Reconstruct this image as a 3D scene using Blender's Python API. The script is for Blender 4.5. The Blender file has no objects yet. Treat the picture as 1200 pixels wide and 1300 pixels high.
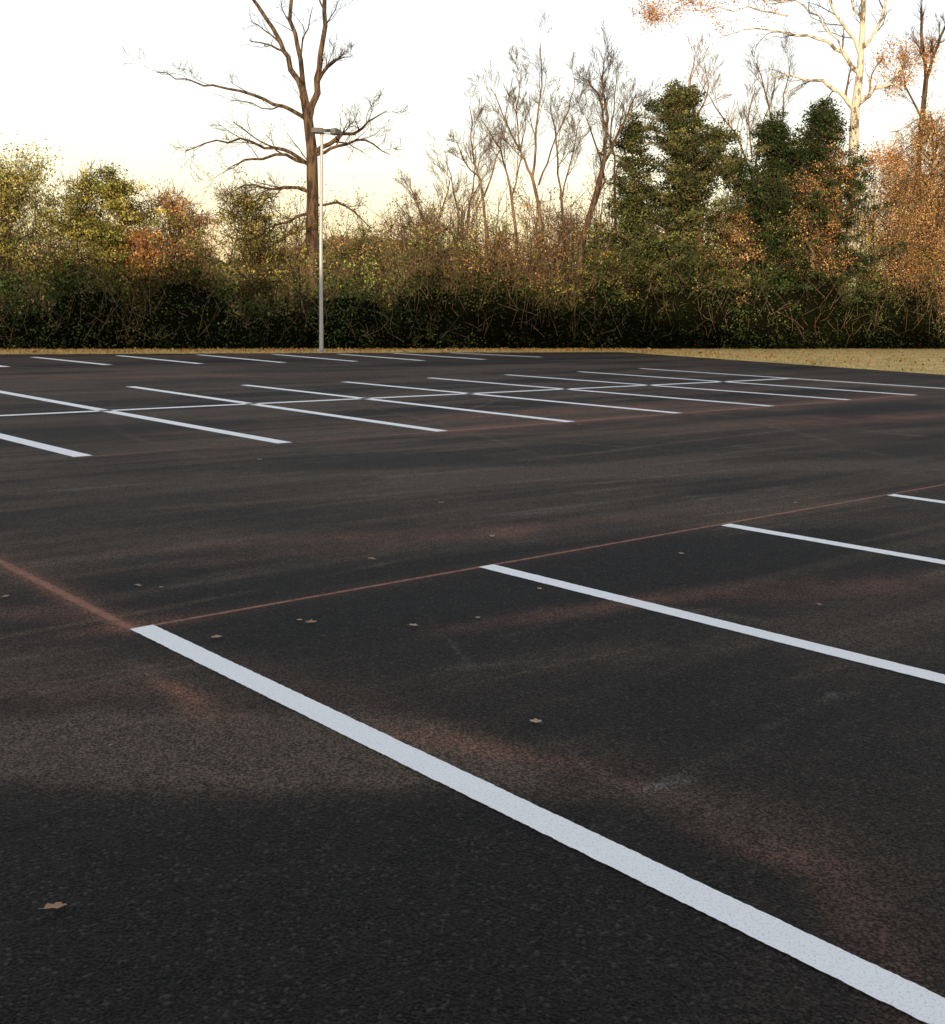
import bpy, math, random
import numpy as np
from mathutils import Vector, Matrix
random.seed(7); rng=np.random.default_rng(11)
scene=bpy.context.scene
col=scene.collection
# ------------------------------------------------------------ camera
H=1.7; F=1430.0
pitch=math.atan((650-399)/F); roll=math.radians(0.6)
R=(Matrix.Rotation(math.pi/2-pitch,3,'X') @ Matrix.Rotation(roll,3,'Z'))
cd=bpy.data.cameras.new("camera"); cam=bpy.data.objects.new("camera",cd); col.objects.link(cam)
cam.matrix_world=Matrix.Translation((0,0,H)) @ R.to_4x4()
cd.sensor_fit='HORIZONTAL'; cd.sensor_width=36; cd.lens=36*F/1200; cd.clip_end=5000; cd.clip_start=.05
scene.camera=cam
def ray(u,v): return R @ Vector((u-600,650-v,-F))
def G(u,v):            # surveyed bearing -> point on the level ground
    d=ray(u,v); t=-H/d.z; return Vector((d.x*t,d.y*t,0))
def S(u,v,Y):          # surveyed bearing + distance
    d=ray(u,v); t=Y/d.y; return Vector((d.x*t,d.y*t,H+d.z*t))
RT=R.transposed()
def bearing(p):
    q=RT@(Vector(p)-Vector((0,0,H))); return 600-F*q.x/q.z, 650+F*q.y/q.z
# ------------------------------------------------------------ helpers
def mat_new(name):
    m=bpy.data.materials.new(name); m.use_nodes=True; nt=m.node_tree; nt.nodes.clear()
    out=nt.nodes.new('ShaderNodeOutputMaterial'); b=nt.nodes.new('ShaderNodeBsdfPrincipled')
    nt.links.new(b.outputs[0],out.inputs[0]); return m,nt,b,out
def N(nt,t,**kw):
    n=nt.nodes.new(t)
    for k,v in kw.items(): setattr(n,k,v)
    return n
def L(nt,a,b): nt.links.new(a,b)
def setin(nt,sock,v):
    if hasattr(v,'links'): nt.links.new(v,sock)
    else: sock.default_value=v
def mth(nt,op,a,b=None,c=None,clamp=False):
    n=N(nt,'ShaderNodeMath',operation=op); n.use_clamp=clamp
    setin(nt,n.inputs[0],a)
    if b is not None: setin(nt,n.inputs[1],b)
    if c is not None: setin(nt,n.inputs[2],c)
    return n.outputs[0]
def vm(nt,op,a,b=None,s=None):
    n=N(nt,'ShaderNodeVectorMath',operation=op); setin(nt,n.inputs[0],a)
    if b is not None: setin(nt,n.inputs[1],b)
    if s is not None: setin(nt,n.inputs['Scale'],s)
    return n.outputs['Value'] if op in('DOT_PRODUCT','LENGTH','DISTANCE') else n.outputs['Vector']
def mixc(nt,f,a,b,bt='MIX'):
    n=N(nt,'ShaderNodeMix',data_type='RGBA',blend_type=bt)
    setin(nt,n.inputs[0],f)
    for s,v in((n.inputs[6],a),(n.inputs[7],b)):
        if isinstance(v,(tuple,list)): s.default_value=(*v[:3],1)
        else: nt.links.new(v,s)
    return n.outputs[2]
def noise(nt,vec,scale,detail=3,rough=.5,dist=0):
    n=N(nt,'ShaderNodeTexNoise'); n.inputs['Scale'].default_value=scale; n.inputs['Detail'].default_value=detail
    n.inputs['Roughness'].default_value=rough; n.inputs['Distortion'].default_value=dist
    if vec is not None: nt.links.new(vec,n.inputs['Vector'])
    return n.outputs['Fac']
def ramp(nt,f,a,b):
    n=N(nt,'ShaderNodeMapRange'); n.interpolation_type='SMOOTHSTEP'
    nt.links.new(f,n.inputs[0]); n.inputs[1].default_value=a; n.inputs[2].default_value=b
    return n.outputs[0]
def mesh_obj(name,verts,faces,mat,parent=None,smooth=False):
    me=bpy.data.meshes.new(name); me.from_pydata([tuple(v) for v in verts],[],faces); me.update()
    if mat: me.materials.append(mat)
    if smooth: me.polygons.foreach_set('use_smooth',[True]*len(me.polygons))
    o=bpy.data.objects.new(name,me); col.objects.link(o)
    if parent: o.parent=parent; o.matrix_parent_inverse=Matrix.Translation(-parent.location)
    return o
def fast_mesh(name,co,quads,mat,cols=None,parent=None,smooth=False):
    me=bpy.data.meshes.new(name); n=len(co); k=len(quads); w=quads.shape[1]
    me.vertices.add(n); me.vertices.foreach_set('co',np.ascontiguousarray(co,dtype=np.float32).ravel())
    me.loops.add(k*w); me.loops.foreach_set('vertex_index',quads.astype(np.int32).ravel())
    me.polygons.add(k); me.polygons.foreach_set('loop_start',(np.arange(k)*w).astype(np.int32))
    me.update(calc_edges=True)
    if smooth: me.polygons.foreach_set('use_smooth',np.ones(k,dtype=bool))
    if cols is not None:
        a=me.color_attributes.new('Col','FLOAT_COLOR','POINT')
        c4=np.ones((n,4),np.float32); c4[:,:3]=cols; a.data.foreach_set('color',c4.ravel())
    me.materials.append(mat)
    o=bpy.data.objects.new(name,me); col.objects.link(o)
    if parent: o.parent=parent; o.matrix_parent_inverse=Matrix.Translation(-parent.location)
    return o
def empty(name,loc,label,cat,group=None):
    e=bpy.data.objects.new(name,None); e.location=loc; e.empty_display_size=.3; col.objects.link(e)
    e["label"]=label; e["category"]=cat
    if group: e["group"]=group
    return e
class Tubes:
    def __init__(s): s.v=[]; s.f=[]; s.n=0
    def add(s,pts,rad,sides=6):
        P=np.array([tuple(p) for p in pts],float); k=len(P); rad=np.broadcast_to(np.array(rad,float),(k,))
        T=np.gradient(P,axis=0); T/=np.linalg.norm(T,axis=1)[:,None]+1e-9
        ref=np.array([.31,.9,.2]) if abs(T[0][2])>.7 else np.array([.1,.1,1.])
        A=np.cross(T,ref); A/=np.linalg.norm(A,axis=1)[:,None]+1e-9; B=np.cross(T,A)
        th=np.arange(sides)*2*math.pi/sides
        ring=P[:,None,:]+rad[:,None,None]*(np.cos(th)[None,:,None]*A[:,None,:]+np.sin(th)[None,:,None]*B[:,None,:])
        s.v.append(ring.reshape(-1,3))
        i=np.arange(k-1)[:,None]*sides; j=np.arange(sides)[None,:]; j2=(j+1)%sides
        q=np.stack([i+j,i+j2,i+sides+j2,i+sides+j],-1).reshape(-1,4)+s.n
        s.f.append(q); s.n+=k*sides
    def obj(s,name,mat,parent=None):
        if not s.v: return None
        return fast_mesh(name,np.concatenate(s.v),np.concatenate(s.f),mat,parent=parent,smooth=True)
def leafset(name,C,size,cols,mat,parent=None,flat=0.0):
    n=len(C)
    t=rng.normal(size=(n,3)); t/=np.linalg.norm(t,axis=1)[:,None]
    b=rng.normal(size=(n,3)); b-=(b*t).sum(1)[:,None]*t; b/=np.linalg.norm(b,axis=1)[:,None]
    s=(size*rng.uniform(.6,1.4,n))[:,None]
    V=np.stack([C-t*s*.5, C+b*s*.3, C+t*s*.5, C-b*s*.3],1).reshape(-1,3)
    Q=np.arange(n*4).reshape(n,4)
    return fast_mesh(name,V,Q,mat,cols=np.repeat(cols,4,axis=0),parent=parent)
_tab=np.random.default_rng(5).random((256,256))
def vnoise(x,y,s=0):
    x=x+s*17.3; y=y+s*9.1
    xi=np.floor(x).astype(int); yi=np.floor(y).astype(int); fx=x-xi; fy=y-yi; fx=fx*fx*(3-2*fx); fy=fy*fy*(3-2*fy)
    g=lambda a,b:_tab[a%256,b%256]
    return (g(xi,yi)*(1-fx)+g(xi+1,yi)*fx)*(1-fy)+(g(xi,yi+1)*(1-fx)+g(xi+1,yi+1)*fx)*fy
def fb(x,y,o=4,s=0,r=.5):
    v=0;a=1;t=0
    for i in range(o): v=v+a*vnoise(x*2**i,y*2**i,s+i*3); t+=a; a*=r
    return v/t
def sst(x,a,b):
    t=np.clip((x-a)/(b-a),0,1); return t*t*(3-2*t)
# ------------------------------------------------------------ materials
def leaf_material(name,trans):
    m,nt,b,out=mat_new(name); nt.nodes.remove(b)
    a=N(nt,'ShaderNodeAttribute',attribute_name='Col')
    b=N(nt,'ShaderNodeBsdfDiffuse'); L(nt,a.outputs['Color'],b.inputs['Color'])
    if trans:
        tr=N(nt,'ShaderNodeBsdfTranslucent'); L(nt,a.outputs['Color'],tr.inputs['Color'])
        mx=N(nt,'ShaderNodeMixShader'); mx.inputs[0].default_value=trans
        L(nt,b.outputs[0],mx.inputs[1]); L(nt,tr.outputs[0],mx.inputs[2]); L(nt,mx.outputs[0],out.inputs[0])
    else: L(nt,b.outputs[0],out.inputs[0])
    return m
LEAF=leaf_material("leaf",.4); LEAFD=leaf_material("evergreen_leaf",0)
def bark(name,c1,c2,sc=3,lo=.38,hi=.62,zs=.35):
    m,nt,b,out=mat_new(name)
    g=N(nt,'ShaderNodeNewGeometry').outputs['Position']
    mp=N(nt,'ShaderNodeMapping'); L(nt,g,mp.inputs[0]); mp.inputs['Scale'].default_value=(1,1,zs)
    n=noise(nt,mp.outputs[0],sc,3,.65); f=ramp(nt,n,lo,hi)
    L(nt,mixc(nt,f,c1,c2),b.inputs['Base Color']); b.inputs['Roughness'].default_value=.85; b.inputs['Specular IOR Level'].default_value=.15
    bp=N(nt,'ShaderNodeBump'); bp.inputs['Distance'].default_value=.08; L(nt,n,bp.inputs['Height']); L(nt,bp.outputs[0],b.inputs['Normal'])
    return m
BARK=bark("bark_brown",(.03,.02,.015),(.13,.085,.052),6,zs=.2)
BARKT=bark("bark_tan",(.08,.052,.035),(.21,.145,.09))
BARKW=bark("bark_pale",(.16,.13,.09),(.56,.52,.44),2.6,.40,.52,.6)
# ---- asphalt
u0=(G(1200,615)-G(180,797)).normalized()
ang=math.atan2(u0.y,u0.x)
def asphalt():
    m,nt,b,out=mat_new("asphalt")
    P=N(nt,'ShaderNodeNewGeometry').outputs['Position']
    att=N(nt,'ShaderNodeAttribute',attribute_name='Col'); sc=N(nt,'ShaderNodeSeparateColor'); L(nt,att.outputs['Color'],sc.inputs[0])
    vo=N(nt,'ShaderNodeTexVoronoi'); vo.inputs['Scale'].default_value=85; L(nt,P,vo.inputs['Vector'])
    fine=noise(nt,P,100,3,.7)
    mid=noise(nt,P,7,3,.65)
    sp=ramp(nt,fine,.43,.62)
    c=mixc(nt,sp,(.002,.002,.0025),(.030,.0275,.026))
    c=mixc(nt,mth(nt,'MULTIPLY',ramp(nt,mid,.35,.7),.25),c,(.026,.023,.021))
    bright=N(nt,'ShaderNodeSeparateColor'); L(nt,vo.outputs['Color'],bright.inputs[0])
    st=mth(nt,'GREATER_THAN',bright.outputs[0],.95)
    c=mixc(nt,mth(nt,'MULTIPLY',st,.34),c,(.12,.105,.09))
    # fine brushed streaks running with the rows
    rot=N(nt,'ShaderNodeVectorRotate'); rot.rotation_type='Z_AXIS'; L(nt,P,rot.inputs['Vector']); rot.inputs['Angle'].default_value=-ang+math.radians(6)
    mp=N(nt,'ShaderNodeMapping'); mp.inputs['Scale'].default_value=(.22,7.5,1); L(nt,rot.outputs[0],mp.inputs[0])
    stk=ramp(nt,noise(nt,mp.outputs[0],1,3,.6,.3),.52,.72)
    mot=mth(nt,'MULTIPLY_ADD',mid,.9,.6)
    grain=mth(nt,'MULTIPLY_ADD',sp,.9,.15)
    gm=mth(nt,'MULTIPLY',grain,mot)
    dst_light=mth(nt,'MULTIPLY',sc.outputs[0],mth(nt,'MULTIPLY_ADD',stk,.75,.82))
    c=mixc(nt,mth(nt,'MULTIPLY',dst_light,gm,clamp=True),c,(.215,.155,.110))  # brown dusting with sun dapples and far sheen painted into it
    c=mixc(nt,mth(nt,'MULTIPLY',sc.outputs[1],gm,clamp=True),c,(.37,.175,.115))  # red chalk tint, sun dapples painted in with it
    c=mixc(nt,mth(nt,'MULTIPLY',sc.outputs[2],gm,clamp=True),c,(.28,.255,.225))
    def seg(A,B,w):
        A=Vector((A.x,A.y,0));B=Vector((B.x,B.y,0)); d=B-A; ln=d.length; d=d/ln
        rel=vm(nt,'SUBTRACT',P,tuple(A)); t=vm(nt,'DOT_PRODUCT',rel,tuple(d))
        tc=mth(nt,'MINIMUM',mth(nt,'MAXIMUM',t,0.0),ln)
        dist=vm(nt,'LENGTH',vm(nt,'SUBTRACT',rel,vm(nt,'SCALE',tuple(d),s=tc)))
        mr=N(nt,'ShaderNodeMapRange'); L(nt,dist,mr.inputs[0]); mr.inputs[1].default_value=w*.5; mr.inputs[2].default_value=w*1.4
        mr.inputs[3].default_value=1; mr.inputs[4].default_value=0; return mr.outputs[0]
    brk=ramp(nt,noise(nt,P,14,2,.7),.3,.55)
    ch=mth(nt,'MULTIPLY',seg(G(180,797),G(1500,562),.017),mth(nt,'MULTIPLY_ADD',brk,.5,.4))
    ch2=mth(nt,'MULTIPLY',seg(G(-200,612),G(168,799),.03),mth(nt,'MULTIPLY_ADD',brk,.45,.25))
    ch3=mth(nt,'MULTIPLY',seg(G(560,548),G(1162,502),.06),mth(nt,'MULTIPLY_ADD',brk,.3,.3))
    ch4=mth(nt,'MULTIPLY',seg(G(110,580),G(560,548),.04),.18)
    ch=mth(nt,'MAXIMUM',mth(nt,'MAXIMUM',ch,ch3),mth(nt,'MAXIMUM',ch2,ch4))
    c=mixc(nt,ch,c,(.44,.20,.135))
    L(nt,c,b.inputs['Base Color'])
    b.inputs['Roughness'].default_value=.75
    b.inputs['Specular IOR Level'].default_value=.12
    hh=mth(nt,'MULTIPLY_ADD',vo.outputs['Distance'],-.8,fine)
    bp=N(nt,'ShaderNodeBump'); bp.inputs['Distance'].default_value=.016; bp.inputs['Strength'].default_value=1.0
    L(nt,hh,bp.inputs['Height']); L(nt,bp.outputs[0],b.inputs['Normal'])
    return m
ASPH=asphalt()
def paint():
    m,nt,b,out=mat_new("white_road_paint")
    P=N(nt,'ShaderNodeNewGeometry').outputs['Position']
    n=noise(nt,P,115,3,.85); f=ramp(nt,n,.53,.66)
    n2=noise(nt,P,5,3,.6)
    c=mixc(nt,mth(nt,'MULTIPLY',n2,.25),(.93,.94,.94),(.72,.73,.74))
    c=mixc(nt,mth(nt,'MULTIPLY',f,.5),c,(.25,.26,.27))
    L(nt,c,b.inputs['Base Color']); b.inputs['Roughness'].default_value=.6
    bp=N(nt,'ShaderNodeBump'); bp.inputs['Distance'].default_value=.006; bp.inputs['Strength'].default_value=.7
    L(nt,n,bp.inputs['Height']); L(nt,bp.outputs[0],b.inputs['Normal']); return m
PAINT=paint()
def grass():
    m,nt,b,out=mat_new("dry_grass")
    P=N(nt,'ShaderNodeNewGeometry').outputs['Position']
    n=noise(nt,P,.7,3,.65); n2=noise(nt,P,5,3,.7)
    c=mixc(nt,ramp(nt,n,.38,.62),(.46,.36,.13),(.74,.52,.25))
    c=mixc(nt,mth(nt,'MULTIPLY',ramp(nt,n2,.42,.65),.5),c,(.27,.22,.07))
    L(nt,c,b.inputs['Base Color']); b.inputs['Roughness'].default_value=.9; b.inputs['Specular IOR Level'].default_value=.05
    return m
GRASS=grass()
# ------------------------------------------------------------ ground
o=mesh_obj("ground",[(-1500,-1500,0),(1500,-1500,0),(1500,1500,0),(-1500,1500,0)],[(0,1,2,3)],GRASS); o["kind"]="structure"
a,bb,c_=G(0,450),G(400,448.2),G(790,447); d_=G(1200,476)
ext=(d_-c_).normalized()
def edge_raw(X):
    l=np.where(X<bb.x, bb.y+(X-bb.x)*((a.y-bb.y)/(a.x-bb.x)), bb.y+(X-bb.x)*((c_.y-bb.y)/(c_.x-bb.x)))
    return np.where(X<c_.x,l,c_.y+(X-c_.x)*(ext.y/ext.x))
xr=c_.x+(c_.y+28)*(ext.x/-ext.y)
k=np.linspace(-1,1,600); XS=np.sinh(k*4.6)/math.sinh(4.6); XS=np.where(XS<0,XS*85,XS*xr)
XS=np.unique(np.append(XS,c_.x)); nx=len(XS)
ED=edge_raw(XS)+rng.normal(0,.07,nx)+.25*(fb(XS*.5,XS*0,3,3)-.5)
t0=np.concatenate([np.linspace(-30,1.5,20),1.5+ (np.exp(np.linspace(0,1,520)*3.0)-1)/(math.exp(3.0)-1)*46])
YY=np.empty((nx,len(t0)))
for i in range(nx): YY[i]=-30.0+(ED[i]+30.0)*(t0+30)/(t0[-1]+30)
XX=np.repeat(XS[:,None],len(t0),axis=1)
co=np.stack([XX,YY,np.full_like(XX,.004)],-1).reshape(-1,3)
ny=len(t0); I=np.arange(nx-1)[:,None]*ny+np.arange(ny-1)[None,:]
Q=np.stack([I,I+ny,I+ny+1,I+1],-1).reshape(-1,4)
# colour fields (brown dusting / red chalk / pale scuffs; low-sun dapples painted into brown and red), laid out on the ground in metres
X=co[:,0]; Y=co[:,1]; ca,sa=math.cos(-ang),math.sin(-ang); A_=X*ca-Y*sa; B_=X*sa+Y*ca
wob=fb(X*1.1,Y*1.1,4,2)-.5; wobS=fb(X*.35,Y*.35,4,7)-.5; wobF=fb(X*4,Y*4,4,61)-.5
def blobf(u,v,du,dv,s,k_):
    c=G(u,v); s=math.radians(s); x=X-c.x; y=Y-c.y; xr_=(x*math.cos(s)+y*math.sin(s))/du; yr_=(-x*math.sin(s)+y*math.cos(s))/dv
    r=np.maximum(np.sqrt(xr_**2+yr_**2)+wob*1.6+wobF*.6,0); return k_*np.exp(-r*r)
def segf(p,q,w,k_,fade=0):
    p=G(*p);q=G(*q); d=q-p; ln=d.length; d/=ln; x=X-p.x;y=Y-p.y; t=np.clip(x*d.x+y*d.y,0,ln); ds=np.hypot(x-t*d.x,y-t*d.y)
    return k_*np.exp(-(ds/w)**2)*(1-fade*t/ln)
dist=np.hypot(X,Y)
dust_light=.13*sst(dist,5.0,11)+.09*sst(dist,11,26)  # lighter far off: grazing sheen of the asphalt painted into the dusting
dust_light+=.28*sst(fb(A_*.10,B_*.45,4,1),.48,.66)*sst(dist,4.2,8)
dust_light+=.30*sst(fb(A_*.12,B_*1.6,4,11),.50,.66)*sst(dist,4.5,8)
dust_light+=.30*sst(fb(A_*.20,B_*5,3,14),.55,.70)*sst(dist,4.5,8)*(.3+sst(wobS,-.05,.15))
dust_light-=.20*sst(fb(A_*.14,B_*.6,4,21),.48,.66)*sst(dist,4.5,8)
dust_light+=.10*sst(fb(X*.8,Y*.8,4,31),.45,.7)
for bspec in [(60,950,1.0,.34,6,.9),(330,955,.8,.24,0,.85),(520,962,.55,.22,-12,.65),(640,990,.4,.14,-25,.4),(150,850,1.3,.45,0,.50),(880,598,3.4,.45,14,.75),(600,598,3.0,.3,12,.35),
          (250,690,1.5,.4,10,.3),(1080,660,2,.3,20,.3),(900,1030,.5,.18,-35,.3),(1110,640,2.5,.35,20,.25),(1000,800,1.4,.25,30,.2),(700,840,1.0,.2,20,.2),(90,620,3,.4,20,.3),(60,500,5,1.2,30,.3)]: dust_light+=blobf(*bspec)  # soft brown patches standing for low-sun dapples and dusting
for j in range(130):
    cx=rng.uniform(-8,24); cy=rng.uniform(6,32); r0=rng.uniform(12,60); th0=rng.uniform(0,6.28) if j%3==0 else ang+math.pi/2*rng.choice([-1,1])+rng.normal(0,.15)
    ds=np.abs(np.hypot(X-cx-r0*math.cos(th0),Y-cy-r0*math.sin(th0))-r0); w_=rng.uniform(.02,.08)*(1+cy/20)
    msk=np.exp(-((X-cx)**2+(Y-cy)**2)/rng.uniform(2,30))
    dust_light+=rng.uniform(.2,.6)*np.exp(-(ds/w_)**2)*msk*(.3+1.4*sst(wob,-.1,.15))
dust_light*=.75+.9*(wobS+.5)*1.0
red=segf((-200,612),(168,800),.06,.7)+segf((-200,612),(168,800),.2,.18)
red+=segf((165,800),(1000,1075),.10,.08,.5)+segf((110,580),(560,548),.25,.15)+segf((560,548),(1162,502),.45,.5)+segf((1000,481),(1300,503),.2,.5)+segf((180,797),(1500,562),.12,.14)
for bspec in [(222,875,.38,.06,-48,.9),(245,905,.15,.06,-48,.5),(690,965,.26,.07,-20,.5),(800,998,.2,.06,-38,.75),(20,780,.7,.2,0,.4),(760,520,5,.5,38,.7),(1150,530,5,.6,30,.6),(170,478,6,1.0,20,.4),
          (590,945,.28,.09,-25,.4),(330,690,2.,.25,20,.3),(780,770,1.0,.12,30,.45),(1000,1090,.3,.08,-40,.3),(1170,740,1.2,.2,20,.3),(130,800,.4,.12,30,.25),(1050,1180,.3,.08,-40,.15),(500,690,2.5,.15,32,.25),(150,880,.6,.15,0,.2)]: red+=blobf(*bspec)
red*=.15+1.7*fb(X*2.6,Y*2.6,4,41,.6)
scf=0*X
for sspec in [((835,1000),(1060,882),.02,.65),((870,992),(1010,925),.014,.5),((560,682),(990,620),.035,.6),((780,572),(1010,545),.05,.7),((650,655),(1000,618),.03,.6),((820,1002),(880,992),.025,.7),
              ((560,850),(720,838),.03,.2),((700,935),(790,1010),.02,.2),((1040,890),(1200,860),.02,.3),((1060,1085),(1092,1068),.03,.4),((350,1190),(400,1215),.02,.2),((0,935),(120,905),.03,.3),((640,810),(800,760),.02,.3),((540,780),(600,850),.015,.25)]: scf+=segf(*sspec)
scf*=sst(wob,-.25,.2)*(.4+1.2*fb(X*9,Y*9,2,51))
cols=np.clip(np.stack([dust_light,red,scf],1),0,.92)
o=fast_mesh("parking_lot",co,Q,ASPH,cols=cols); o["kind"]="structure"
if o.data.polygons[0].normal.z<0: o.data.flip_normals()
# ------------------------------------------------------------ painted lines
def pline(p,q,w,label):
    t=q-p; ln=t.length; t/=ln; nrm=Vector((-t.y,t.x,0)); n=max(2,int(ln/.012)); vs=[];fs=[]
    j1=j2=0
    for i in range(n+1):
        j1=.4*j1+random.uniform(-.002,.002); j2=.4*j2+random.uniform(-.002,.002)
        cpt=p+t*(ln*i/n)
        for s in(-1,1):
            x=cpt+nrm*(s*w/2+(j1 if s<0 else j2)); vs.append((x.x,x.y,.008))
    for i in range(n): fs.append((2*i,2*i+2,2*i+3,2*i+1))
    o=mesh_obj("parking_line",vs,fs,PAINT)
    if o.data.polygons[0].normal.z<0: o.data.flip_normals()
    o["label"]=label; o["category"]="road marking"; o["group"]="white stall lines painted on the parking lot"
near=[((180,797.5),(1400,1389)),((617,719.5),(1400,914)),((921,667),(1400,750)),((1131,629),(1400,667)),((1290,600),(1500,622))]
for i,(p,q) in enumerate(near):
    P_,Q_=G(*p),G(*q); dd=(Q_-P_).normalized()
    pline(P_,P_+dd*5.6,.136,"thick white stall line with a red chalk corner mark" if i==0 else "white painted stall line starting at a red chalk line")
far=[((106,580),(-150,517)),((362,563),(-15,495)),((562,548),(165,491)),((725,536),(310,489)),((862,525),(437,485)),((980,516),(545,480)),
     ((1078,508),(643,476)),((1162,502),(735,472)),((1245,496.5),(813,468))]
for p,q in far:
    P_,Q_=G(*p),G(*q)
    pline(P_,Q_,.23,"long white line dividing two facing rows of stalls")
pline(G(-250,540),G(1000,481),.21,"long white line crossing the back-to-back stall lines")
for p,q in [((-50,459),(8,466)),((42,453.5),(138,463.5)),((150,451.5),(255,462)),((252,450.5),(360,460.5)),((348,450),(452,459)),((430,449.5),(537,458)),((500,448.5),(615,456.5)),((572,448),(687,453.5))]:
    P_,Q_=G(*p),G(*q)
    pline(P_,Q_,.30,"white stall line beside the far grass edge")
# ------------------------------------------------------------ fallen leaves
LM,nt,b,out=mat_new("fallen_leaf")
oi=N(nt,'ShaderNodeObjectInfo'); g=N(nt,'ShaderNodeNewGeometry').outputs['Position']
c=mixc(nt,oi.outputs['Random'],(.34,.19,.10),(.54,.40,.26)); c=mixc(nt,mth(nt,'MULTIPLY',noise(nt,g,90,3),.6),c,(.14,.08,.045))
L(nt,c,b.inputs['Base Color']); b.inputs['Roughness'].default_value=.7
def fallen(u,v,size,rot,asp=.62):
    p=G(u,v); n=26; vs=[(0,0,.004)]
    ph=random.uniform(-.4,.4)
    for i in range(n):
        a=2*math.pi*i/n; lobe=.62+.38*abs(math.cos(2.5*a+ph))+random.uniform(-.08,.08); r=size*.5*lobe
        x=r*math.cos(a); y=r*asp*math.sin(a); z=.002+.3*abs(y)+ 1.6*x*x/size*.12+random.uniform(0,.10)*size*.5
        vs.append((x,y,z))
    fs=[(0,i+1,(i+1)%n+1) for i in range(n)]
    k=len(vs); vs+=[(-size*.4,-.0012,.003),(-size*.4,.0012,.003),(-size*.68,.004,.004),(-size*.68,.002,.004)]; fs.append((k,k+1,k+2,k+3))
    o=mesh_obj("fallen_leaf",vs,fs,LM,smooth=False); o.location=(p.x,p.y,.010); o.rotation_euler=(random.uniform(-.1,.1),random.uniform(-.1,.1),rot)
    o["label"]="dry curled brown leaf lying on the asphalt"; o["category"]="leaf"; o["group"]="fallen leaves scattered on the asphalt"
for (u,v,s) in [(70,1157,.07),(680,920,.06),(472,712,.07),(395,793,.07),(525,797,.055),(275,812,.06),(607,787,.045),(175,746,.06),(625,683,.07),(685,750,.05),(7,760,.05),
                (735,540,.08),(205,748,.04),(380,790,.04),(1010,640,.05),(1040,770,.04),(560,640,.06),(140,950,.022),(865,705,.05),(330,585,.08)]:
    fallen(u,v,s,.45 if u==70 else random.uniform(0,6.28),.5 if u==70 else .66)
# ------------------------------------------------------------ lamp post
METAL,nt,b,out=mat_new("galvanised_metal"); g=N(nt,'ShaderNodeNewGeometry').outputs['Position']
L(nt,mixc(nt,noise(nt,g,4,4),(.34,.35,.36),(.46,.47,.48)),b.inputs['Base Color']); b.inputs['Roughness'].default_value=.5; b.inputs['Metallic'].default_value=.2
HEADM,nt,b,out=mat_new("lamp_housing_metal"); g=N(nt,'ShaderNodeNewGeometry').outputs['Position']
L(nt,mixc(nt,noise(nt,g,6,3),(.035,.035,.04),(.08,.08,.085)),b.inputs['Base Color']); b.inputs['Roughness'].default_value=.5
LENS,nt,b,out=mat_new("lamp_glass"); g=N(nt,'ShaderNodeNewGeometry').outputs['Position']
L(nt,mixc(nt,noise(nt,g,6,3),(.10,.10,.10),(.18,.18,.17)),b.inputs['Base Color']); b.inputs['Roughness'].default_value=.15
CONC,nt,b,out=mat_new("concrete"); g=N(nt,'ShaderNodeNewGeometry').outputs['Position']
L(nt,mixc(nt,noise(nt,g,9,4),(.25,.24,.22),(.4,.39,.36)),b.inputs['Base Color']); b.inputs['Roughness'].default_value=.9
base=G(408,447.5); PY=base.y; top=S(408,172,PY).z
lamp=empty("street_lamp",base,"tall pale metal lamp post with floodlights at grass edge","street lamp")
T=Tubes(); T.add([(base.x,base.y,.12),(base.x+.04,base.y,top*.5),(base.x+.14,base.y,top)],[.092,.078,.062],14)
tx=base.x+.14
T.add([(tx,base.y,top),(tx,base.y,top+.05),(tx,base.y,top+.07)],[.072,.072,.01],14)
T.obj("pole",METAL,lamp)
T=Tubes(); T.add([(base.x,base.y,0),(base.x,base.y,.1),(base.x,base.y,.13),(base.x,base.y,.135)],[.24,.24,.21,.01],16); T.obj("base",CONC,lamp)
T=Tubes()
T.add([(tx-.35,PY-.02,top+.10),(tx+.66,PY-.02,top+.06)],[.035,.035],8); T.add([(tx,PY,top-.1),(tx,PY,top+.12)],[.05,.05],8); T.obj("bracket",METAL,lamp)
def head(cx,cz,w,h,d,yaw,tilt):
    me_v=[];
    prof=[(-.5,-.5),(.5,-.5),(.46,.5),(-.46,.5)]
    for y in(-.5,.5):
        for (x,z) in prof: me_v.append((x*w*(1 if y<0 else .8),y*d,z*h*(1 if y<0 else .7)))
    f=[(0,1,2,3),(7,6,5,4),(0,4,5,1),(1,5,6,2),(2,6,7,3),(3,7,4,0)]
    M=Matrix.Translation((cx,PY-.1,cz))@Matrix.Rotation(yaw,4,'Z')@Matrix.Rotation(tilt,4,'X')
    hd=mesh_obj("lamp_head",[M@Vector(v) for v in me_v],f,HEADM,lamp)
    md=hd.modifiers.new("bevel",'BEVEL'); md.width=.01; md.segments=1
    y=-.5*d-.004
    lv=[M@Vector((x*w*.8,y,z*h*.8)) for x,z in prof]
    ln=mesh_obj("lens",lv,[(0,1,2,3)],LENS); ln.parent=hd
head(tx-.20,top+.20,.56,.20,.40,.2,.12)
head(tx+.62,top+.13,.34,.24,.40,-.7,-.1)
head(tx+.20,top+.20,.24,.14,.4,2.9,-.1)
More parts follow.
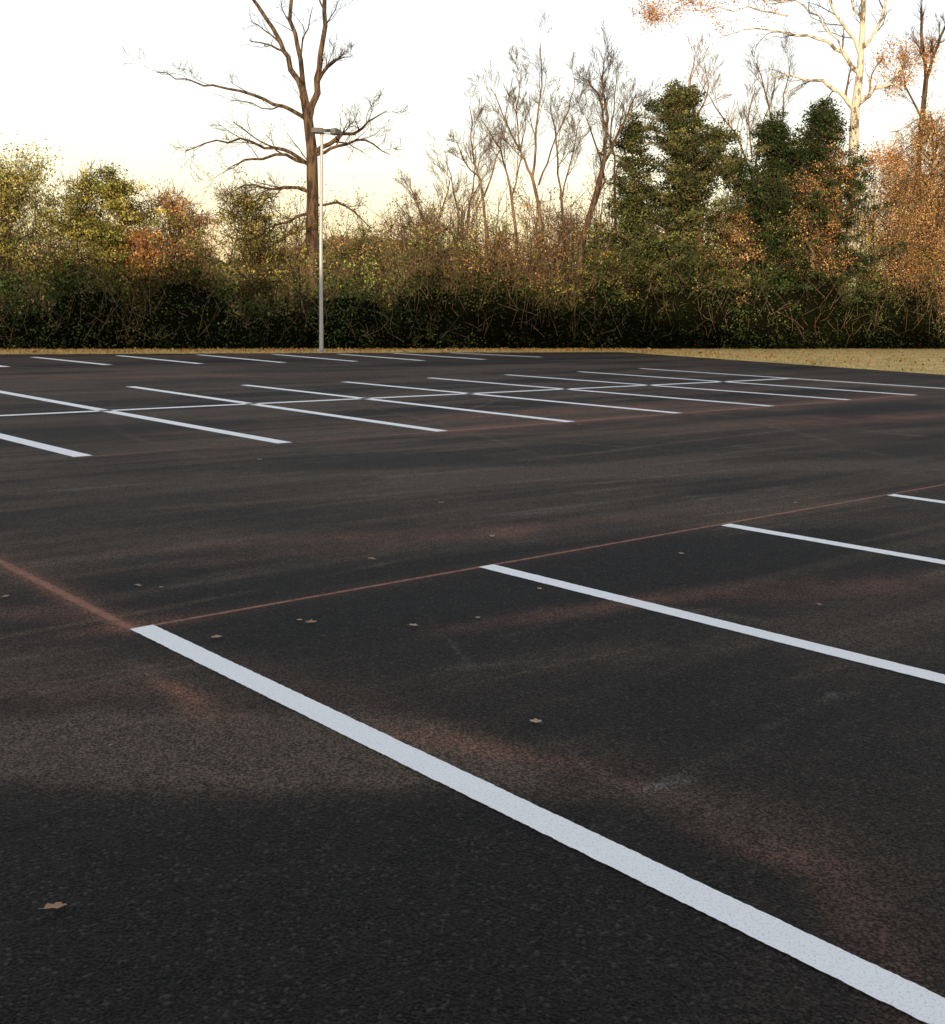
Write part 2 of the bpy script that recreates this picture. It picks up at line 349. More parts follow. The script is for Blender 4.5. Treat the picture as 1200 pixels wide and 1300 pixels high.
# ------------------------------------------------------------ vegetation
def HY(x): return 55.3+.378*max(-70,min(60,x))
def depth_at(u,off):      # distance of the tree line along a bearing
    Y=56
    for _ in range(8):
        X=(u-600)/F*Y; Y=HY(X)+off
    return Y
def rnd_dir(d,ang_):
    d=Vector(d).normalized(); a=d.orthogonal().normalized()
    a=Matrix.Rotation(random.uniform(0,6.283),3,d)@a
    return (d*math.cos(ang_)+a*math.sin(ang_)).normalized()
def grow(tk,cr,p,d,Ln,r,lev,maxlev,up,wander,nch,tips,flat=1.0):
    k=5 if lev<maxlev else 3
    pts=[Vector(p)]; d=Vector(d).normalized()
    for i in range(k):
        d=(d+Vector((random.gauss(0,wander),random.gauss(0,wander)*flat,random.gauss(0,wander)+up))).normalized()
        pts.append(pts[-1]+d*(Ln/k))
    rad=[max(.006,r*(1-.65*i/k)) for i in range(k+1)]
    (tk if lev<=1 else cr).add(pts,rad,6 if r>.05 else (4 if r>.02 else 3))
    tips.append(pts[-1])
    if lev<maxlev: spawn(tk,cr,pts,rad,Ln,lev+1,maxlev,up,wander,nch,tips)
def spawn(tk,cr,pts,rad,Ln,lev,maxlev,up,wander,nch,tips,t0=.2):
    n=random.randint(*nch)
    for c in range(n):
        t=t0+(1-t0)*(c+random.random())/n; x=t*(len(pts)-1); i=min(int(x),len(pts)-2); f=x-i
        p=pts[i].lerp(pts[i+1],f); rr=rad[i]*(1-f)+rad[i+1]*f
        d=(pts[i+1]-pts[i]).normalized()
        grow(tk,cr,p,rnd_dir(d,random.uniform(.35,.85)),Ln*random.uniform(.38,.66)*(1.15-.45*t),max(.009,rr*random.uniform(.38,.58)),lev,maxlev,up,wander,nch,tips)
def colours(n,pal,var=.25):
    pal=np.array(pal); i=rng.integers(0,len(pal),n); return np.clip(pal[i]*(1+rng.normal(0,var,(n,1))),.005,.9)
def cluster_leaves(tips,per,sig,pal,size):
    T_=np.array([tuple(t) for t in tips]); n=len(T_)
    C=np.repeat(T_,per,axis=0)+rng.normal(0,1,(n*per,3))*sig
    cc=np.repeat(colours(n,pal,.2),per,axis=0)*(1+rng.normal(0,.22,(n*per,1)))
    return C,np.clip(cc,.005,.9)
ORANGE=[(.62,.31,.11),(.56,.26,.08),(.66,.40,.17),(.46,.24,.10)]
COPPER=[(.68,.43,.20),(.60,.35,.14),(.74,.52,.28),(.52,.29,.11),(.38,.22,.09)]
PEACH=[(.62,.40,.19),(.66,.40,.17),(.52,.36,.14)]
OLIVE=[(.16,.16,.04),(.26,.24,.06),(.11,.12,.03),(.36,.31,.09)]
YEL=[(.50,.44,.13),(.38,.37,.10),(.26,.28,.07),(.58,.46,.16)]
CEDAR=[(.05,.065,.025),(.075,.09,.032),(.035,.05,.02),(.12,.12,.045)]
CEDARG=[(.022,.040,.016),(.036,.056,.021),(.055,.076,.028),(.016,.027,.011)]
DARK=[(.022,.040,.013),(.035,.051,.018),(.014,.023,.009),(.050,.060,.022)]
BRUSH=[(.44,.31,.13),(.36,.27,.10),(.25,.22,.07),(.52,.36,.16),(.18,.17,.06)]
def guided(name,label,Y,trunk,limbs,mat,tmat=None,lev=3,nch=(4,6),up=.06,leafspec=None,depthvar=1.5,grp=None,wander=.12,where=None,jit=.035,extra=3):
    base=S(trunk[0][0],trunk[0][1],Y); base.z=0
    e=empty(name,base,label,"tree",grp)
    tk=Tubes(); cr=Tubes(); tips=[]
    pts=[base+Vector((0,0,-.2))]+[S(u,v,Y) for u,v,_ in trunk[1:]]; rad=[trunk[0][2]*1.15]+[t[2] for t in trunk[1:]]
    tk.add(pts,rad,10)
    if lev: spawn(tk,cr,pts,[r*.3 for r in rad],4.0,2,lev,up,wander,(2,4),tips,.45)
    for lm in limbs:
        sgn=random.uniform(-depthvar,depthvar); m=len(lm)
        P_=[S(u,v,Y+sgn*i/(m-1)*1.2) for i,(u,v,_) in enumerate(lm)]; r_=[x[2] for x in lm]
        P2=[];r2=[]
        for i in range(m-1):
            for f in(0,.33,.66):
                q=P_[i].lerp(P_[i+1],f)
                if f: q+=Vector([random.gauss(0,jit*(P_[i+1]-P_[i]).length) for _ in range(3)])
                P2.append(q); r2.append(r_[i]*(1-f)+r_[i+1]*f)
        P2.append(P_[-1]); r2.append(r_[-1])
        tk.add(P2,r2,7)
        Ln=sum((P2[i+1]-P2[i]).length for i in range(len(P2)-1))
        spawn(tk,cr,P2,r2,min(Ln,5)*.75,2,lev,up,wander,(nch[0]+extra,nch[1]+extra+1),tips,.15)
    tk.obj("trunk",mat,e); cr.obj("twigs",tmat or mat,e)
    if leafspec:
        frac,per,sig,pal,size=leafspec
        tp=[t for t in tips if random.random()<frac]
        if where: tp=[t for t in tp if where(*bearing(t))]
        if tp:
            C,cc=cluster_leaves(tp,per,sig,pal,size); leafset("crown",C,size,cc,LEAF,e)
    return e
guided("bare_tree","tall bare dark brown tree with forked trunk above hedge",56,
 [(396,400,.38),(396,330,.33),(397,250,.29),(396,190,.26),(391,150,.23),(384,112,.18)],
 [[(384,115,.15),(366,72,.12),(346,35,.10),(322,0,.08),(296,-50,.05)],
  [(386,118,.13),(378,60,.11),(369,10,.09),(372,-70,.06)],
  [(392,152,.18),(402,100,.15),(410,50,.12),(412,0,.10),(420,-70,.06)],
  [(390,152,.11),(360,135,.09),(320,120,.07),(270,108,.05),(235,100,.035),(200,92,.02)],
  [(396,212,.10),(360,190,.08),(320,180,.06),(275,178,.04),(235,192,.02)],
  [(394,245,.09),(370,238,.08),(345,240,.06),(310,235,.04),(288,248,.02)],
  [(394,208,.09),(350,196,.07),(310,203,.05),(288,215,.02)],
  [(400,194,.12),(425,178,.10),(460,163,.06),(492,140,.02)],
  [(402,196,.09),(430,185,.07),(465,178,.05),(495,196,.02)],
  [(404,105,.07),(420,80,.05),(446,72,.02)],[(400,260,.07),(440,262,.05),(472,290,.02)],
  [(396,270,.08),(350,285,.05),(320,310,.02)]],
 BARK,lev=4,nch=(2,4),wander=.2,jit=.05,extra=2,leafspec=(.4,7,.25,ORANGE+YEL,.10),where=lambda u,v: v>195 and random.random()<.3)
Ys=depth_at(1082,2.6)
guided("sycamore_tree","tall pale-barked tree with spreading upper limbs",Ys,
 [(1080,400,.37),(1080,350,.33),(1082,250,.29),(1084,180,.26),(1086,138,.24),(1092,90,.19),(1095,40,.15),(1098,-60,.12)],
 [[(1084,138,.15),(1066,116,.12),(1045,102,.09),(1010,97,.06),(978,94,.03)],
  [(1090,92,.13),(1070,66,.11),(1040,50,.08),(1000,42,.06),(960,36,.04),(918,46,.02)],
  [(1088,134,.15),(1108,112,.12),(1130,106,.09),(1140,88,.06),(1150,70,.03)],
  [(1097,60,.11),(1120,22,.08),(1132,-30,.05)],
  [(1092,70,.10),(1064,22,.08),(1044,-30,.04)],
  [(1082,215,.08),(1052,212,.07),(1030,228,.06),(1018,255,.05),(1003,300,.03)],
  [(1082,240,.08),(1105,215,.06),(1130,205,.04)],
  [(1096,30,.08),(1080,-10,.05),(1060,-50,.04)],
  [(1070,66,.06),(1040,20,.05),(1010,0,.04),(980,5,.03)],
  [(1000,20,.05),(950,8,.04),(900,12,.03),(850,14,.02)],[(1010,0,.05),(950,-15,.04),(890,-5,.03),(840,5,.02)]],
 BARKW,tmat=BARKT,lev=4,nch=(2,3),jit=.06,wander=.22,extra=2,leafspec=(.85,20,.26,ORANGE,.11),where=lambda u,v:(u<985 and v<40) or (u>1100 and v>70 and random.random()<.8) or (985<u<1130 and 165<v<335))
def bare(u,vb,pts,limbs,off,mat,label,leaf=None,nch=(3,4),lev=4,up=.09,where=None):
    Y=depth_at(u,off)
    guided("bare_tree",label,Y,pts,limbs,mat,lev=lev,nch=nch,up=up,leafspec=leaf,grp="bare trees standing behind the hedge",depthvar=1.0,where=where,wander=.10,extra=3,jit=.025)
lb="slender bare tree with fine upright twigs"
bare(690,0,[(690,400,.15),(690,330,.13),(684,260,.10),(676,225,.085)],
 [[(676,225,.075),(660,190,.055),(640,150,.04),(622,110,.02)],[(676,225,.075),(680,170,.055),(688,110,.04),(686,55,.02)],[(684,235,.055),(700,190,.04),(722,140,.03),(730,100,.02)],
  [(660,190,.045),(655,140,.035),(662,85,.02)]],5,BARKT,lb,nch=(3,5))
bare(745,0,[(735,400,.19),(738,310,.17),(760,235,.13),(768,200,.11)],
 [[(768,200,.08),(772,150,.06),(764,100,.04),(768,75,.02)],[(768,205,.08),(790,160,.06),(808,120,.035)],[(750,270,.07),(768,230,.06),(745,150,.03)],[(770,170,.06),(760,120,.045),(745,100,.02)]],1.9,BARK,"leaning bare tree among brown brush",nch=(3,5))
bare(622,0,[(620,400,.12),(618,300,.09),(612,240,.07)],[[(612,240,.06),(600,190,.045),(596,135,.025)],[(614,250,.05),(630,200,.035),(640,160,.02)],[(612,230,.045),(590,205,.035),(580,180,.02)]],6,BARKT,lb,nch=(3,5))
bare(650,0,[(655,400,.12),(656,300,.09),(648,240,.07)],[[(648,240,.06),(636,190,.045),(610,150,.02)],[(650,250,.05),(662,200,.035),(668,150,.02)]],8,BARKT,lb,nch=(3,5))
bare(715,0,[(716,400,.11),(716,300,.09),(712,240,.07)],[[(712,240,.06),(706,180,.045),(700,120,.02)],[(714,250,.05),(726,200,.035),(736,150,.02)]],9,BARKT,lb,nch=(3,5))
bare(790,0,[(784,400,.11),(782,300,.09),(780,220,.07)],[[(780,220,.06),(776,160,.045),(784,95,.02)],[(780,230,.05),(796,180,.035),(800,130,.02)]],9,BARKT,lb,nch=(3,5))
bare(885,0,[(888,400,.16),(888,330,.15),(886,260,.14),(880,200,.12),(882,150,.10)],[[(882,150,.08),(876,110,.06),(882,70,.02)],[(884,160,.06),(900,110,.04),(895,80,.02)],[(886,220,.06),(905,190,.04),(925,160,.02)]],2.6,bark("bark_sunlit_orange",(.2,.12,.07),(.34,.22,.13)),"thin bare tree lit orange by low sun",nch=(2,4))  # orange of the low sun is painted into this trunk's bark
bare(1172,0,[(1158,400,.22),(1160,300,.19),(1168,180,.17),(1176,100,.14)],[[(1176,100,.12),(1172,60,.10),(1170,10,.07)],[(1177,100,.11),(1190,60,.08),(1205,20,.05)],[(1170,150,.07),(1150,110,.05),(1140,70,.02)]],6,BARK,"bare brown tree with forked top behind orange foliage",(.4,12,.3,ORANGE,.10),where=lambda u,v:v>50)
bare(955,0,[(962,400,.13),(960,300,.11),(955,220,.09)],[[(955,220,.07),(935,170,.05),(900,120,.03)],[(957,230,.07),(965,170,.05),(985,100,.02)],[(955,200,.05),(950,150,.04),(960,110,.02)]],9,BARKT,lb,nch=(2,4))
bare(985,0,[(990,400,.13),(990,300,.11),(988,200,.09)],[[(988,200,.07),(975,130,.05),(960,80,.03)],[(988,190,.06),(995,120,.04),(1005,70,.02)]],10,BARKT,lb,nch=(2,4))
bare(548,0,[(545,400,.12),(545,310,.09)],[[(545,310,.07),(535,270,.05),(520,235,.02)],[(546,320,.07),(560,270,.05),(572,225,.02)]],7,BARKT,lb)
bare(588,0,[(586,400,.12),(586,310,.09)],[[(586,310,.07),(580,260,.05),(566,205,.02)],[(586,320,.07),(596,260,.05),(604,200,.02)]],8,BARKT,lb)
bare(20,0,[(8,400,.14),(8,300,.11)],[[(8,300,.09),(2,260,.06),(-6,225,.02)],[(8,310,.08),(24,260,.05),(36,225,.02)]],4,BARKT,"thin bare tree among yellow-green leaves",(.5,12,.35,YEL,.10))
# leafy trees built from boughs -----------------------------------
def leafy(name,label,u,vtop,vbot,hw,off,pal,nb,per,size,sig,mat=BARK,droop=0,shape='round',grp=None,leafm=None,cpb=6,tw=2,pexp=.75,seed=None):
    Y=depth_at(u,off); base=S(u,400,Y); base.z=0; topz=S(u,vtop,Y).z; botz=max(.6,S(u,vbot,Y).z); rx=hw*Y/F
    e=empty(name,base,label,"tree",grp); tk=Tubes(); cr=Tubes()
    hh=topz*.93
    tp=[base+Vector((random.gauss(0,.10)*i,random.gauss(0,.10)*i,hh*i/5-.2*(i==0))) for i in range(6)]
    tr=.05+topz*.015; tk.add(tp,[tr*(1-.18*i) for i in range(6)],8)
    def onto(z):
        f=min(4.999,max(0,z/hh*5)); i=int(f); return tp[i].lerp(tp[i+1],f-i)
    cl=[];sc=[]
    sect_=[random.choice([.5,.75,1,1.1,1.3]) for _ in range(40)]
    for bi in range(nb):
        h=(bi+random.random())/nb; th=bi*2.4+random.uniform(-.5,.5)
        if shape=='cone':
            prof=min(1,(1-h)**pexp*(.72+.45*min(1,h/.2)))+.03; rise=.25+.35*h
        else:
            prof=math.sqrt(max(0,1-(2*h-1)**2))*.9+.1; rise=.5
        prof*=sect_[int((th%6.283)/6.284*5)+5*min(7,int(h*8))]
        ln=rx*prof*random.choice([.5,.7,.85,1.0,1.0,1.1,1.3])
        z1=botz+(topz-botz)*h+random.gauss(0,.2); z0=max(.4,z1-ln*rise)
        s0=onto(min(z0,hh*.97)); end=Vector((s0.x+ln*math.cos(th),s0.y+ln*math.sin(th),z1+(-.5*ln*droop)))
        mid_=s0.lerp(end,.5)+Vector((random.gauss(0,.1),random.gauss(0,.1),ln*(.05+.35*droop)))
        cr.add([s0,mid_,end],[.045,.03,.012],4)
        for c in range(cpb):
            t=.25+.75*(c+random.random())/cpb if ln>1 else random.uniform(.1,1)
            q=s0.lerp(mid_,t*2) if t<.5 else mid_.lerp(end,t*2-1)
            q=q+Vector((random.gauss(0,1),random.gauss(0,1),random.gauss(0,.6)))*sig*.9*(1.3-t*.6)
            cl.append(q); sc.append(random.uniform(.6,1.25)*(1.25-.6*t))
            for _ in range(tw):
                d=Vector((random.gauss(0,1),random.gauss(0,1),random.gauss(0,1)+.5-droop*2)).normalized()
                cr.add([q,q+d*sig*1.3,q+d*sig*2.5+Vector((0,0,-.6*droop*sig))],[.013,.010,.005],3)
    tk.obj("trunk",mat,e); cr.obj("branches",mat,e)
    n=len(cl); T_=np.array([tuple(t) for t in cl])
    sg=np.array([sig,sig,sig*(.55 if not droop else 1.3)])
    scl=np.repeat(np.array(sc)[:,None],per,axis=0)
    C=np.repeat(T_,per,axis=0)+rng.normal(0,1,(n*per,3))*sg*scl
    if droop: C[:,2]-=np.abs(rng.normal(0,sig*1.6,n*per))
    cc=np.repeat(colours(n,pal,.28),per,axis=0)*(1+rng.normal(0,.2,(n*per,1)))
    leafset("crown",C,size,np.clip(cc,.005,.9),leafm or LEAF,e)
    return e
gp="leafy trees standing behind the hedge"
leafy("cedar_tree","tall dark green cedar with ragged open outline",842,104,390,86,2,CEDAR+[(.15,.14,.06)],190,42,.115,.24,shape='cone',leafm=LEAFD,cpb=8,tw=2,pexp=.5)
leafy("cedar_tree","cedar sapling leaning against a taller cedar",800,142,385,48,3,CEDAR,90,42,.115,.24,shape='cone',leafm=LEAFD,cpb=6,tw=1,pexp=.5)
leafy("cedar_tree","cedar sapling leaning against a taller cedar",880,150,385,44,3,CEDAR,90,42,.115,.24,shape='cone',leafm=LEAFD,cpb=6,tw=1,pexp=.5)
leafy("cedar_tree","broad dense dark green evergreen beside pale trunk",1024,132,385,70,2.8,CEDARG,190,44,.12,.28,shape='cone',leafm=LEAFD,cpb=8,tw=2,pexp=.5)
leafy("cedar_tree","broad dark evergreen bush in the hedge line",975,150,380,66,3.4,CEDARG,170,44,.12,.28,shape='cone',leafm=LEAFD,cpb=7,tw=2,pexp=.6)
leafy("cedar_tree","dark evergreen bush in the hedge line",940,190,385,46,2.6,CEDARG,90,44,.12,.28,shape='cone',leafm=LEAFD,tw=2,pexp=.6)
leafy("autumn_tree","wide feathery copper orange tree with drooping twigs",1172,136,388,80,3.0,COPPER,120,56,.095,.36,mat=BARKT,droop=.9,grp=gp,cpb=8,tw=4)
leafy("autumn_tree","wide feathery copper orange tree with drooping twigs",1222,120,385,74,3.6,COPPER,120,60,.10,.38,mat=BARKT,droop=.9,grp=gp,cpb=8,tw=4)
leafy("autumn_tree","low golden orange tree leaning over the hedge",1130,215,385,46,2.6,COPPER+PEACH,60,40,.095,.34,mat=BARKT,droop=.6,grp=gp,cpb=6,tw=4)
leafy("autumn_tree","sparse orange-leaved sapling beside a pale trunk",1048,176,335,44,1.6,ORANGE+PEACH,40,34,.10,.36,mat=BARKT,grp=gp,cpb=4,tw=3)
leafy("autumn_tree","low orange-leaved sapling in front of an evergreen",1022,222,350,36,1.3,ORANGE+PEACH,26,26,.10,.32,mat=BARKT,grp=gp,cpb=4,tw=4)
leafy("autumn_tree","sparse tree holding a few orange leaves",925,256,380,46,1.9,PEACH+ORANGE,40,30,.10,.36,mat=BARKT,grp=gp,cpb=5,tw=4)
leafy("leafy_tree","round yellow-green tree in low sunlight",150,222,378,32,3,YEL+OLIVE,54,90,.10,.26,grp=gp,cpb=5)
leafy("leafy_tree","round yellow-green tree in low sunlight",92,214,378,36,4,YEL+OLIVE,50,52,.10,.27,grp=gp,cpb=5,tw=4)
leafy("leafy_tree","thin yellow-green tree with gaps in its crown",16,212,378,34,4,YEL,42,36,.10,.3,grp=gp,cpb=5,tw=4)
leafy("leafy_tree","thin yellow-green tree with gaps in its crown",-60,200,360,45,5,YEL,50,40,.11,.3,grp=gp,cpb=4)
leafy("autumn_tree","hazy orange autumn tree behind the hedge",232,246,388,54,6,ORANGE+PEACH,58,46,.10,.34,mat=BARKT,grp=gp,cpb=5,tw=4)
leafy("autumn_tree","glowing orange bush behind the hedge",188,290,392,34,2.8,ORANGE,36,44,.10,.30,mat=BARKT,grp=gp,cpb=5,tw=3)
leafy("leafy_tree","olive green bushy tree with bare twigs",322,240,385,56,3.5,OLIVE+YEL[:1],58,34,.10,.32,mat=BARK,grp=gp,cpb=5,tw=6)
leafy("leafy_tree","olive brown bushy tree with bare twigs",455,296,390,48,4,OLIVE+BRUSH,44,28,.10,.3,mat=BARKT,grp=gp,cpb=5,tw=5)
leafy("autumn_tree","tan brush-like tree with few leaves",555,268,390,50,5,PEACH+BRUSH,40,12,.09,.42,mat=BARKT,grp=gp,cpb=5,tw=8)
leafy("autumn_tree","orange brush-like tree with few leaves",628,296,392,50,3,ORANGE+PEACH,40,22,.09,.38,mat=BARKT,grp=gp,cpb=5,tw=7)
leafy("autumn_tree","tan brush-like tree with few leaves",700,270,390,50,5,PEACH+BRUSH,40,14,.09,.42,mat=BARKT,grp=gp,cpb=5,tw=8)
leafy("leafy_tree","olive bush tangled with bare twigs",752,318,395,40,1.8,OLIVE+BRUSH[2:3],36,36,.10,.32,mat=BARK,grp=gp,cpb=5,tw=5)
# understory wood behind -------------------------------------------
def lerp_prof(P_,u): return float(np.interp(u,[p[0] for p in P_],[p[1] for p in P_]))
topP=[(-600,230),(-100,240),(0,262),(60,266),(165,312),(200,292),(260,278),(330,285),(400,288),(480,304),(540,284),(600,266),(700,266),(800,258),(900,260),(950,250),(1040,240),(1110,225),(1250,210),(1800,220)]
palP=[(YEL+OLIVE,-600,175),(ORANGE+PEACH,165,310),(OLIVE+PEACH,310,560),(BRUSH+PEACH+ORANGE,560,900),(BRUSH+ORANGE,900,1800)]
tw=Tubes(); CC=[];KK=[]
for i in range(620):
    u=random.uniform(-260,1420); off=random.uniform(4,20); Y=depth_at(u,off)
    tv=lerp_prof(topP,u)+random.uniform(-26,55); b0=S(u,400,Y); hz=S(u,tv,Y).z; b0.z=0
    lean=Vector((random.gauss(0,.9),random.gauss(0,.8),0))
    t1=b0+lean*.5+Vector((0,0,hz*.5)); t2=b0+lean+Vector((0,0,hz))
    tw.add([b0,t1,t2],[.06,.04,.012],4)
    gl=random.random()<.45
    for j in range(16):
        f=random.uniform(.3,1); p=b0.lerp(t2,f) ; d=Vector((random.gauss(0,.9),random.gauss(0,.6),random.uniform(.3,1.8))).normalized()*random.uniform(.6,2.2)
        tw.add([p,p+d*.6,p+d+Vector((0,0,.15))],[.018,.012,.006],3)
        if random.random()<(.7 if gl else .12):
            q=p+d*random.uniform(.5,1.)
            pal=[x for x in palP if x[1]<=u<x[2]] or [palP[0]]
            n=int(random.uniform(8,40)); CC.append(np.array(q)[None]+rng.normal(0,.28,(n,3))); KK.append(np.repeat(colours(1,pal[0][0],.3),n,axis=0)*(1+rng.normal(0,.2,(n,1))))
o=tw.obj("understory_stems",BARKT); o["kind"]="stuff"; o["label"]="thicket of thin tan stems behind the hedge"; o["category"]="brushwood"
o=leafset("woodland",np.concatenate(CC),.115,np.clip(np.concatenate(KK),.01,.9),LEAF); o["kind"]="stuff"; o["label"]="mass of autumn foliage behind the hedge"; o["category"]="woodland"
# hedgerow ------------------------------------------------------------
def fbm(x,s): return math.sin(x*.37+s)*.5+math.sin(x*.91+2.1*s)*.3+math.sin(x*2.3+.7*s)*.25+math.sin(x*5.1+s)*.12
lumps=[(random.uniform(-62,62),random.uniform(.9,2.4),random.uniform(.3,1.7)) for _ in range(44)]
lumps+=[(7.5,2.2,2.6),(11.5,2.6,2.2),(15.5,2.0,1.6),(18.5,2.2,2.4),(23,2.2,1.5),(-2.5,1.6,1.4),(-13,1.8,1.6),(-6,1.5,1.3),(-17,1.4,1.2),(1.5,1.3,1.5)]
def lump(x): return max(h_*math.sqrt(max(0,1-((x-c)/w_)**2)) for c,w_,h_ in lumps)
def htop(x): return 2.55+.018*x+.4*fbm(x,1.3)+lump(x)
def bulge(x,zf): return -.75*lump(x)*math.sin(min(1,max(0,zf))*3.0)*.6+.55*fbm(x*1.7,zf*4)
xs=np.arange(-62,62,.4); vs=[];fs=[]
sect=[(.3,0),(-.05,.35),(.1,.6),(.5,.70),(1.3,.72),(2.6,.62),(3.0,0)]
for i,x in enumerate(xs):
    for (dy,k) in sect: vs.append((x,HY(x)+1.0+dy+(bulge(x,k) if dy<1 else 0),htop(x)*k-.05+.1*fbm(x*3,k*5)*(k>0)))
m_=len(sect)
for i in range(len(xs)-1):
    for j in range(m_-1): fs.append((i*m_+j,(i+1)*m_+j,(i+1)*m_+j+1,i*m_+j+1))
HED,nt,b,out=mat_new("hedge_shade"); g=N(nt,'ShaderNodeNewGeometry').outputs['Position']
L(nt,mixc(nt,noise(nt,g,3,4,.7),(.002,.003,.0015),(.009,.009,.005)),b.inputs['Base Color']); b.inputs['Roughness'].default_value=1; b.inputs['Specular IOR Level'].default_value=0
hedge=empty("hedgerow",(0,55.3,0),"long dark green tangled hedgerow bordering the parking lot","hedge")
mesh_obj("added_hedge_light_blocker",vs,fs,HED,hedge,smooth=True)  # near-black inner solid added to block light through the foliage
ncl=8600; X=rng.uniform(-42,56,ncl)
fr=rng.random(ncl)<.6
Yh=np.array([HY(x) for x in X]); Th=np.array([htop(x) for x in X])
z=np.where(fr,Th*rng.random(ncl)*.97,Th*(.70+.8*rng.random(ncl)**2.0)); bul=np.array([bulge(x,zz/t_) for x,zz,t_ in zip(X,z,Th)])
y=np.where(fr,Yh+.8+bul+rng.uniform(0,.5,ncl)+.9*np.clip(z/Th,0,1)**4,Yh+rng.uniform(.6,4.5,ncl))
cen=np.stack([X,y,z],1); per=20
ssz=np.repeat(rng.uniform(.12,.32,ncl),per)[:,None]
C=np.repeat(cen,per,axis=0)+rng.normal(0,1,(ncl*per,3))*ssz; C[:,2]=np.maximum(C[:,2],.03)
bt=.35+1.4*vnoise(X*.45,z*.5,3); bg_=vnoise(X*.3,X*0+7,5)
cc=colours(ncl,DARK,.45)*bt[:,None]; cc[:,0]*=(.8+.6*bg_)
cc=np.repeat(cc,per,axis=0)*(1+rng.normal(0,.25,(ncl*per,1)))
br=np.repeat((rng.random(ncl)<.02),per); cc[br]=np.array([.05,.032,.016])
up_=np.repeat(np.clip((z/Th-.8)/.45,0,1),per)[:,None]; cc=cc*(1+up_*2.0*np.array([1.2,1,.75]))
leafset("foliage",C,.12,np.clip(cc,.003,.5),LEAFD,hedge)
tw=Tubes()
for i in range(2300):
    x=random.uniform(-42,56); fr_=i%3==0
    z0=random.uniform(.1,.8)*htop(x) if fr_ else random.uniform(.7,1.05)*htop(x)
    p=Vector((x,HY(x)+(random.uniform(.1,.7)+bulge(x,.4) if fr_ else random.uniform(.8,3.5)),z0))
    d=Vector((random.gauss(0,.6),random.gauss(0,.3),random.uniform(.2,1.6))).normalized()*random.uniform(.5,2.0)
    tw.add([p,p+d*.5+Vector((random.gauss(0,.1),0,random.gauss(0,.1))),p+d],[.013,.010,.005],3)
tw.obj("stems",BARKT,hedge)
# grass blades ---------------------------------------------------------
n=60000
X=rng.uniform(-25,40,n); Yh=np.array([HY(x) for x in X])
Yl=rng.random(n)
def edge_y(X): return np.maximum(edge_raw(X),20)
edge=edge_y(X)-.05
Yb=edge+(Yh+.4-edge)*Yl**1.3
hgt=rng.uniform(.03,.10,n); wd=.012; a_=rng.uniform(0,6.28,n)
dx=np.cos(a_)*wd; dy=np.sin(a_)*wd; lx=rng.normal(0,.03,n); ly=rng.normal(0,.03,n)
V=np.stack([np.stack([X-dx,Yb-dy,np.zeros(n)],1),np.stack([X+dx,Yb+dy,np.zeros(n)],1),np.stack([X+lx,Yb+ly,hgt],1)],1).reshape(-1,3)
cg=colours(n,[(.74,.52,.24),(.60,.45,.18),(.42,.38,.12),(.78,.60,.32)],.2)
o=fast_mesh("grass_blades",V,np.arange(n*3).reshape(n,3),LEAF,cols=np.repeat(cg,3,axis=0)); o["kind"]="stuff"; o["label"]="short dry golden grass beside the asphalt"; o["category"]="grass"
n=3500; X=rng.uniform(-28,46,n); Yh=np.array([HY(x) for x in X]); edge=edge_y(X)
Yb=edge+(Yh-edge)*rng.random(n)
o=leafset("leaf_litter",np.stack([X,Yb,rng.uniform(.05,.1,n)],1),.12,colours(n,ORANGE+[(.3,.18,.08)],.25),LEAF); o["kind"]="stuff"; o["label"]="scattered fallen leaves on dry grass"; o["category"]="leaf litter"
# ------------------------------------------------------------ unseen ridge added behind the viewer to shade the lot and hedge and a low one far off
sh=Vector((-.14,-.99,0)).normalized(); side=Vector((-sh.y,sh.x,0))
el=math.radians(8)
vs=[];fs=[];W=60
prof=[(0,0),(4,.5),(9,.85),(14,1.0),(22,.9),(34,0)]
for i in range(W+1):
    s=-150+300*i/W; hgt_=17.8+1.1*fbm(s*.9,2.)+.5*fbm(s*3.1,5.)
    for (d,k) in prof:
        p=sh*(40+d)+side*s; vs.append((p.x,p.y,hgt_*k*(1 if k==1 else 1+.05*fbm(s*2,d))))
for i in range(W):
    for j in range(len(prof)-1): fs.append((i*6+j,(i+1)*6+j,(i+1)*6+j+1,i*6+j+1))
o=mesh_obj("unseen_shade_ridge",vs,fs,HED,smooth=True); o["kind"]="structure"  # added out of view, its height shaped to cast the shade
FARH,nt,b,out=mat_new("distant_woods"); g=N(nt,'ShaderNodeNewGeometry').outputs['Position']
L(nt,mixc(nt,ramp(nt,noise(nt,g,.5,4,.7),.4,.6),(.05,.055,.03),(.16,.12,.06)),b.inputs['Base Color']); b.inputs['Roughness'].default_value=1; b.inputs['Specular IOR Level'].default_value=0
vs=[];fs=[];W=600
for i in range(W+1):
    x=-160+320*i/W; hz=11.5+5.5*math.exp(-((x+20)/22)**2)+.9*fbm(x*.5,1)+.5*fbm(x*1.9,3)+random.uniform(-.35,.35)
    for (d,k) in [(0,0),(2,.7),(5,1),(30,.9),(50,0)]: vs.append((x,230+d,hz*k))
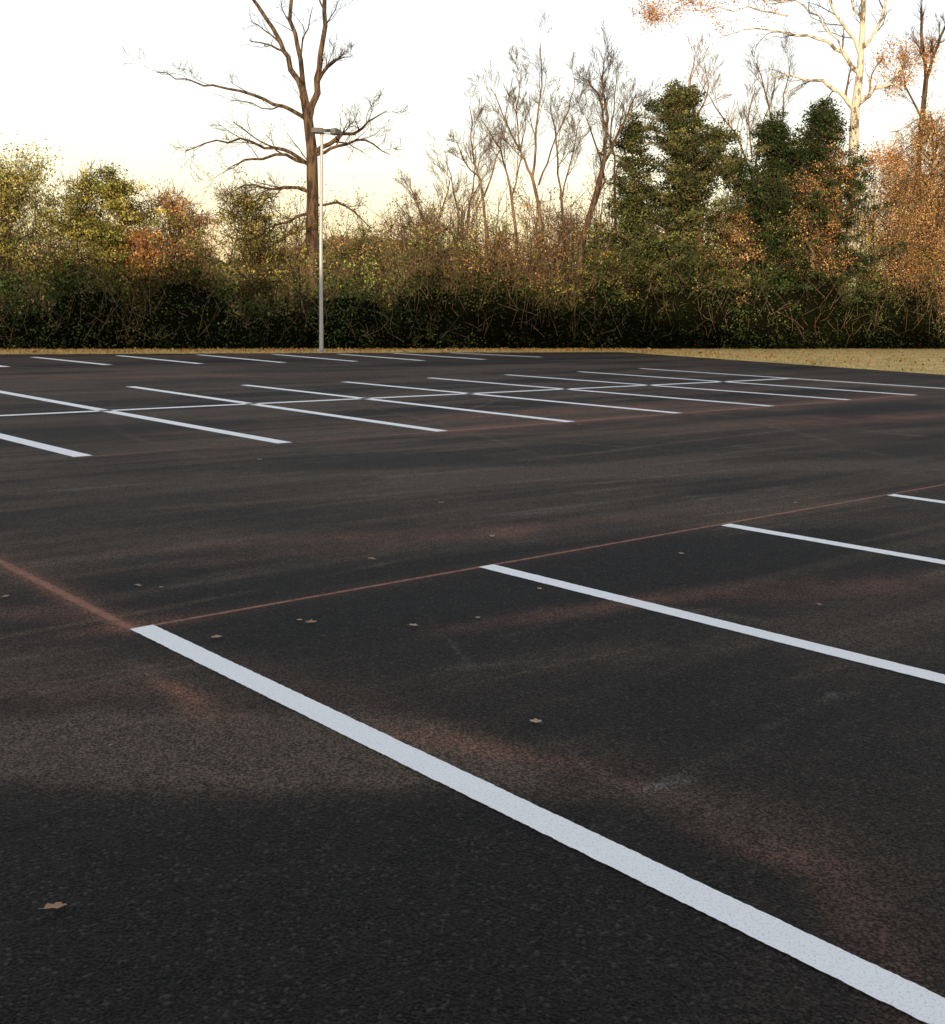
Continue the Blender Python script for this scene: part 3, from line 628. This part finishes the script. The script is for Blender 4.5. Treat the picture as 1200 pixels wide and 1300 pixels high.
for i in range(W):
    for j in range(4): fs.append((i*5+j,(i+1)*5+j,(i+1)*5+j+1,i*5+j+1))
o=mesh_obj("distant_hill",vs,fs,FARH); o["kind"]="structure"
# ------------------------------------------------------------ light
sd=bpy.data.lights.new("sun",'SUN'); sd.energy=5.0; sd.angle=math.radians(.6); sd.color=(1,.76,.48)
so=bpy.data.objects.new("sun",sd); col.objects.link(so)
sv=Vector((sh.x*math.cos(el),sh.y*math.cos(el),math.sin(el))); so.rotation_euler=sv.to_track_quat('Z','Y').to_euler(); so.location=sv*100
w=bpy.data.worlds.new("World"); scene.world=w; w.use_nodes=True; nt=w.node_tree
bg=nt.nodes['Background']; sky=nt.nodes.new('ShaderNodeTexSky'); sky.sky_type='NISHITA'; sky.sun_disc=False
sky.sun_elevation=el; sky.sun_rotation=math.atan2(sh.x,sh.y); sky.dust_density=3; sky.air_density=1; sky.ozone_density=1.5
# thin bright evening haze over the clear sky: warm near the horizon, thinning out towards the zenith
tc=N(nt,'ShaderNodeTexCoord'); sx=N(nt,'ShaderNodeSeparateXYZ'); L(nt,tc.outputs['Generated'],sx.inputs[0])
cr=N(nt,'ShaderNodeValToRGB'); L(nt,sx.outputs[2],cr.inputs[0]); E=cr.color_ramp.elements
E[0].position=0; E[0].color=(6.4,4.3,2.0,1); E[1].position=1; E[1].color=(1.8,1.85,2.05,1)
for p,c in((.07,(6.5,4.9,2.7,1)),(.12,(6.5,5.3,3.6,1)),(.18,(6.5,5.8,4.7,1)),(.26,(6.3,6.0,5.5,1)),(.42,(4.9,4.9,4.95,1)),(.65,(2.8,2.85,3.05,1))):
    x=E.new(p); x.color=c
add=N(nt,'ShaderNodeMix',data_type='RGBA',blend_type='ADD'); add.inputs[0].default_value=1
L(nt,sky.outputs[0],add.inputs[6]); L(nt,cr.outputs[0],add.inputs[7])
L(nt,add.outputs[2],bg.inputs[0]); bg.inputs[1].default_value=.15
scene.view_settings.view_transform='Standard'; scene.view_settings.look='None'; scene.view_settings.exposure=0
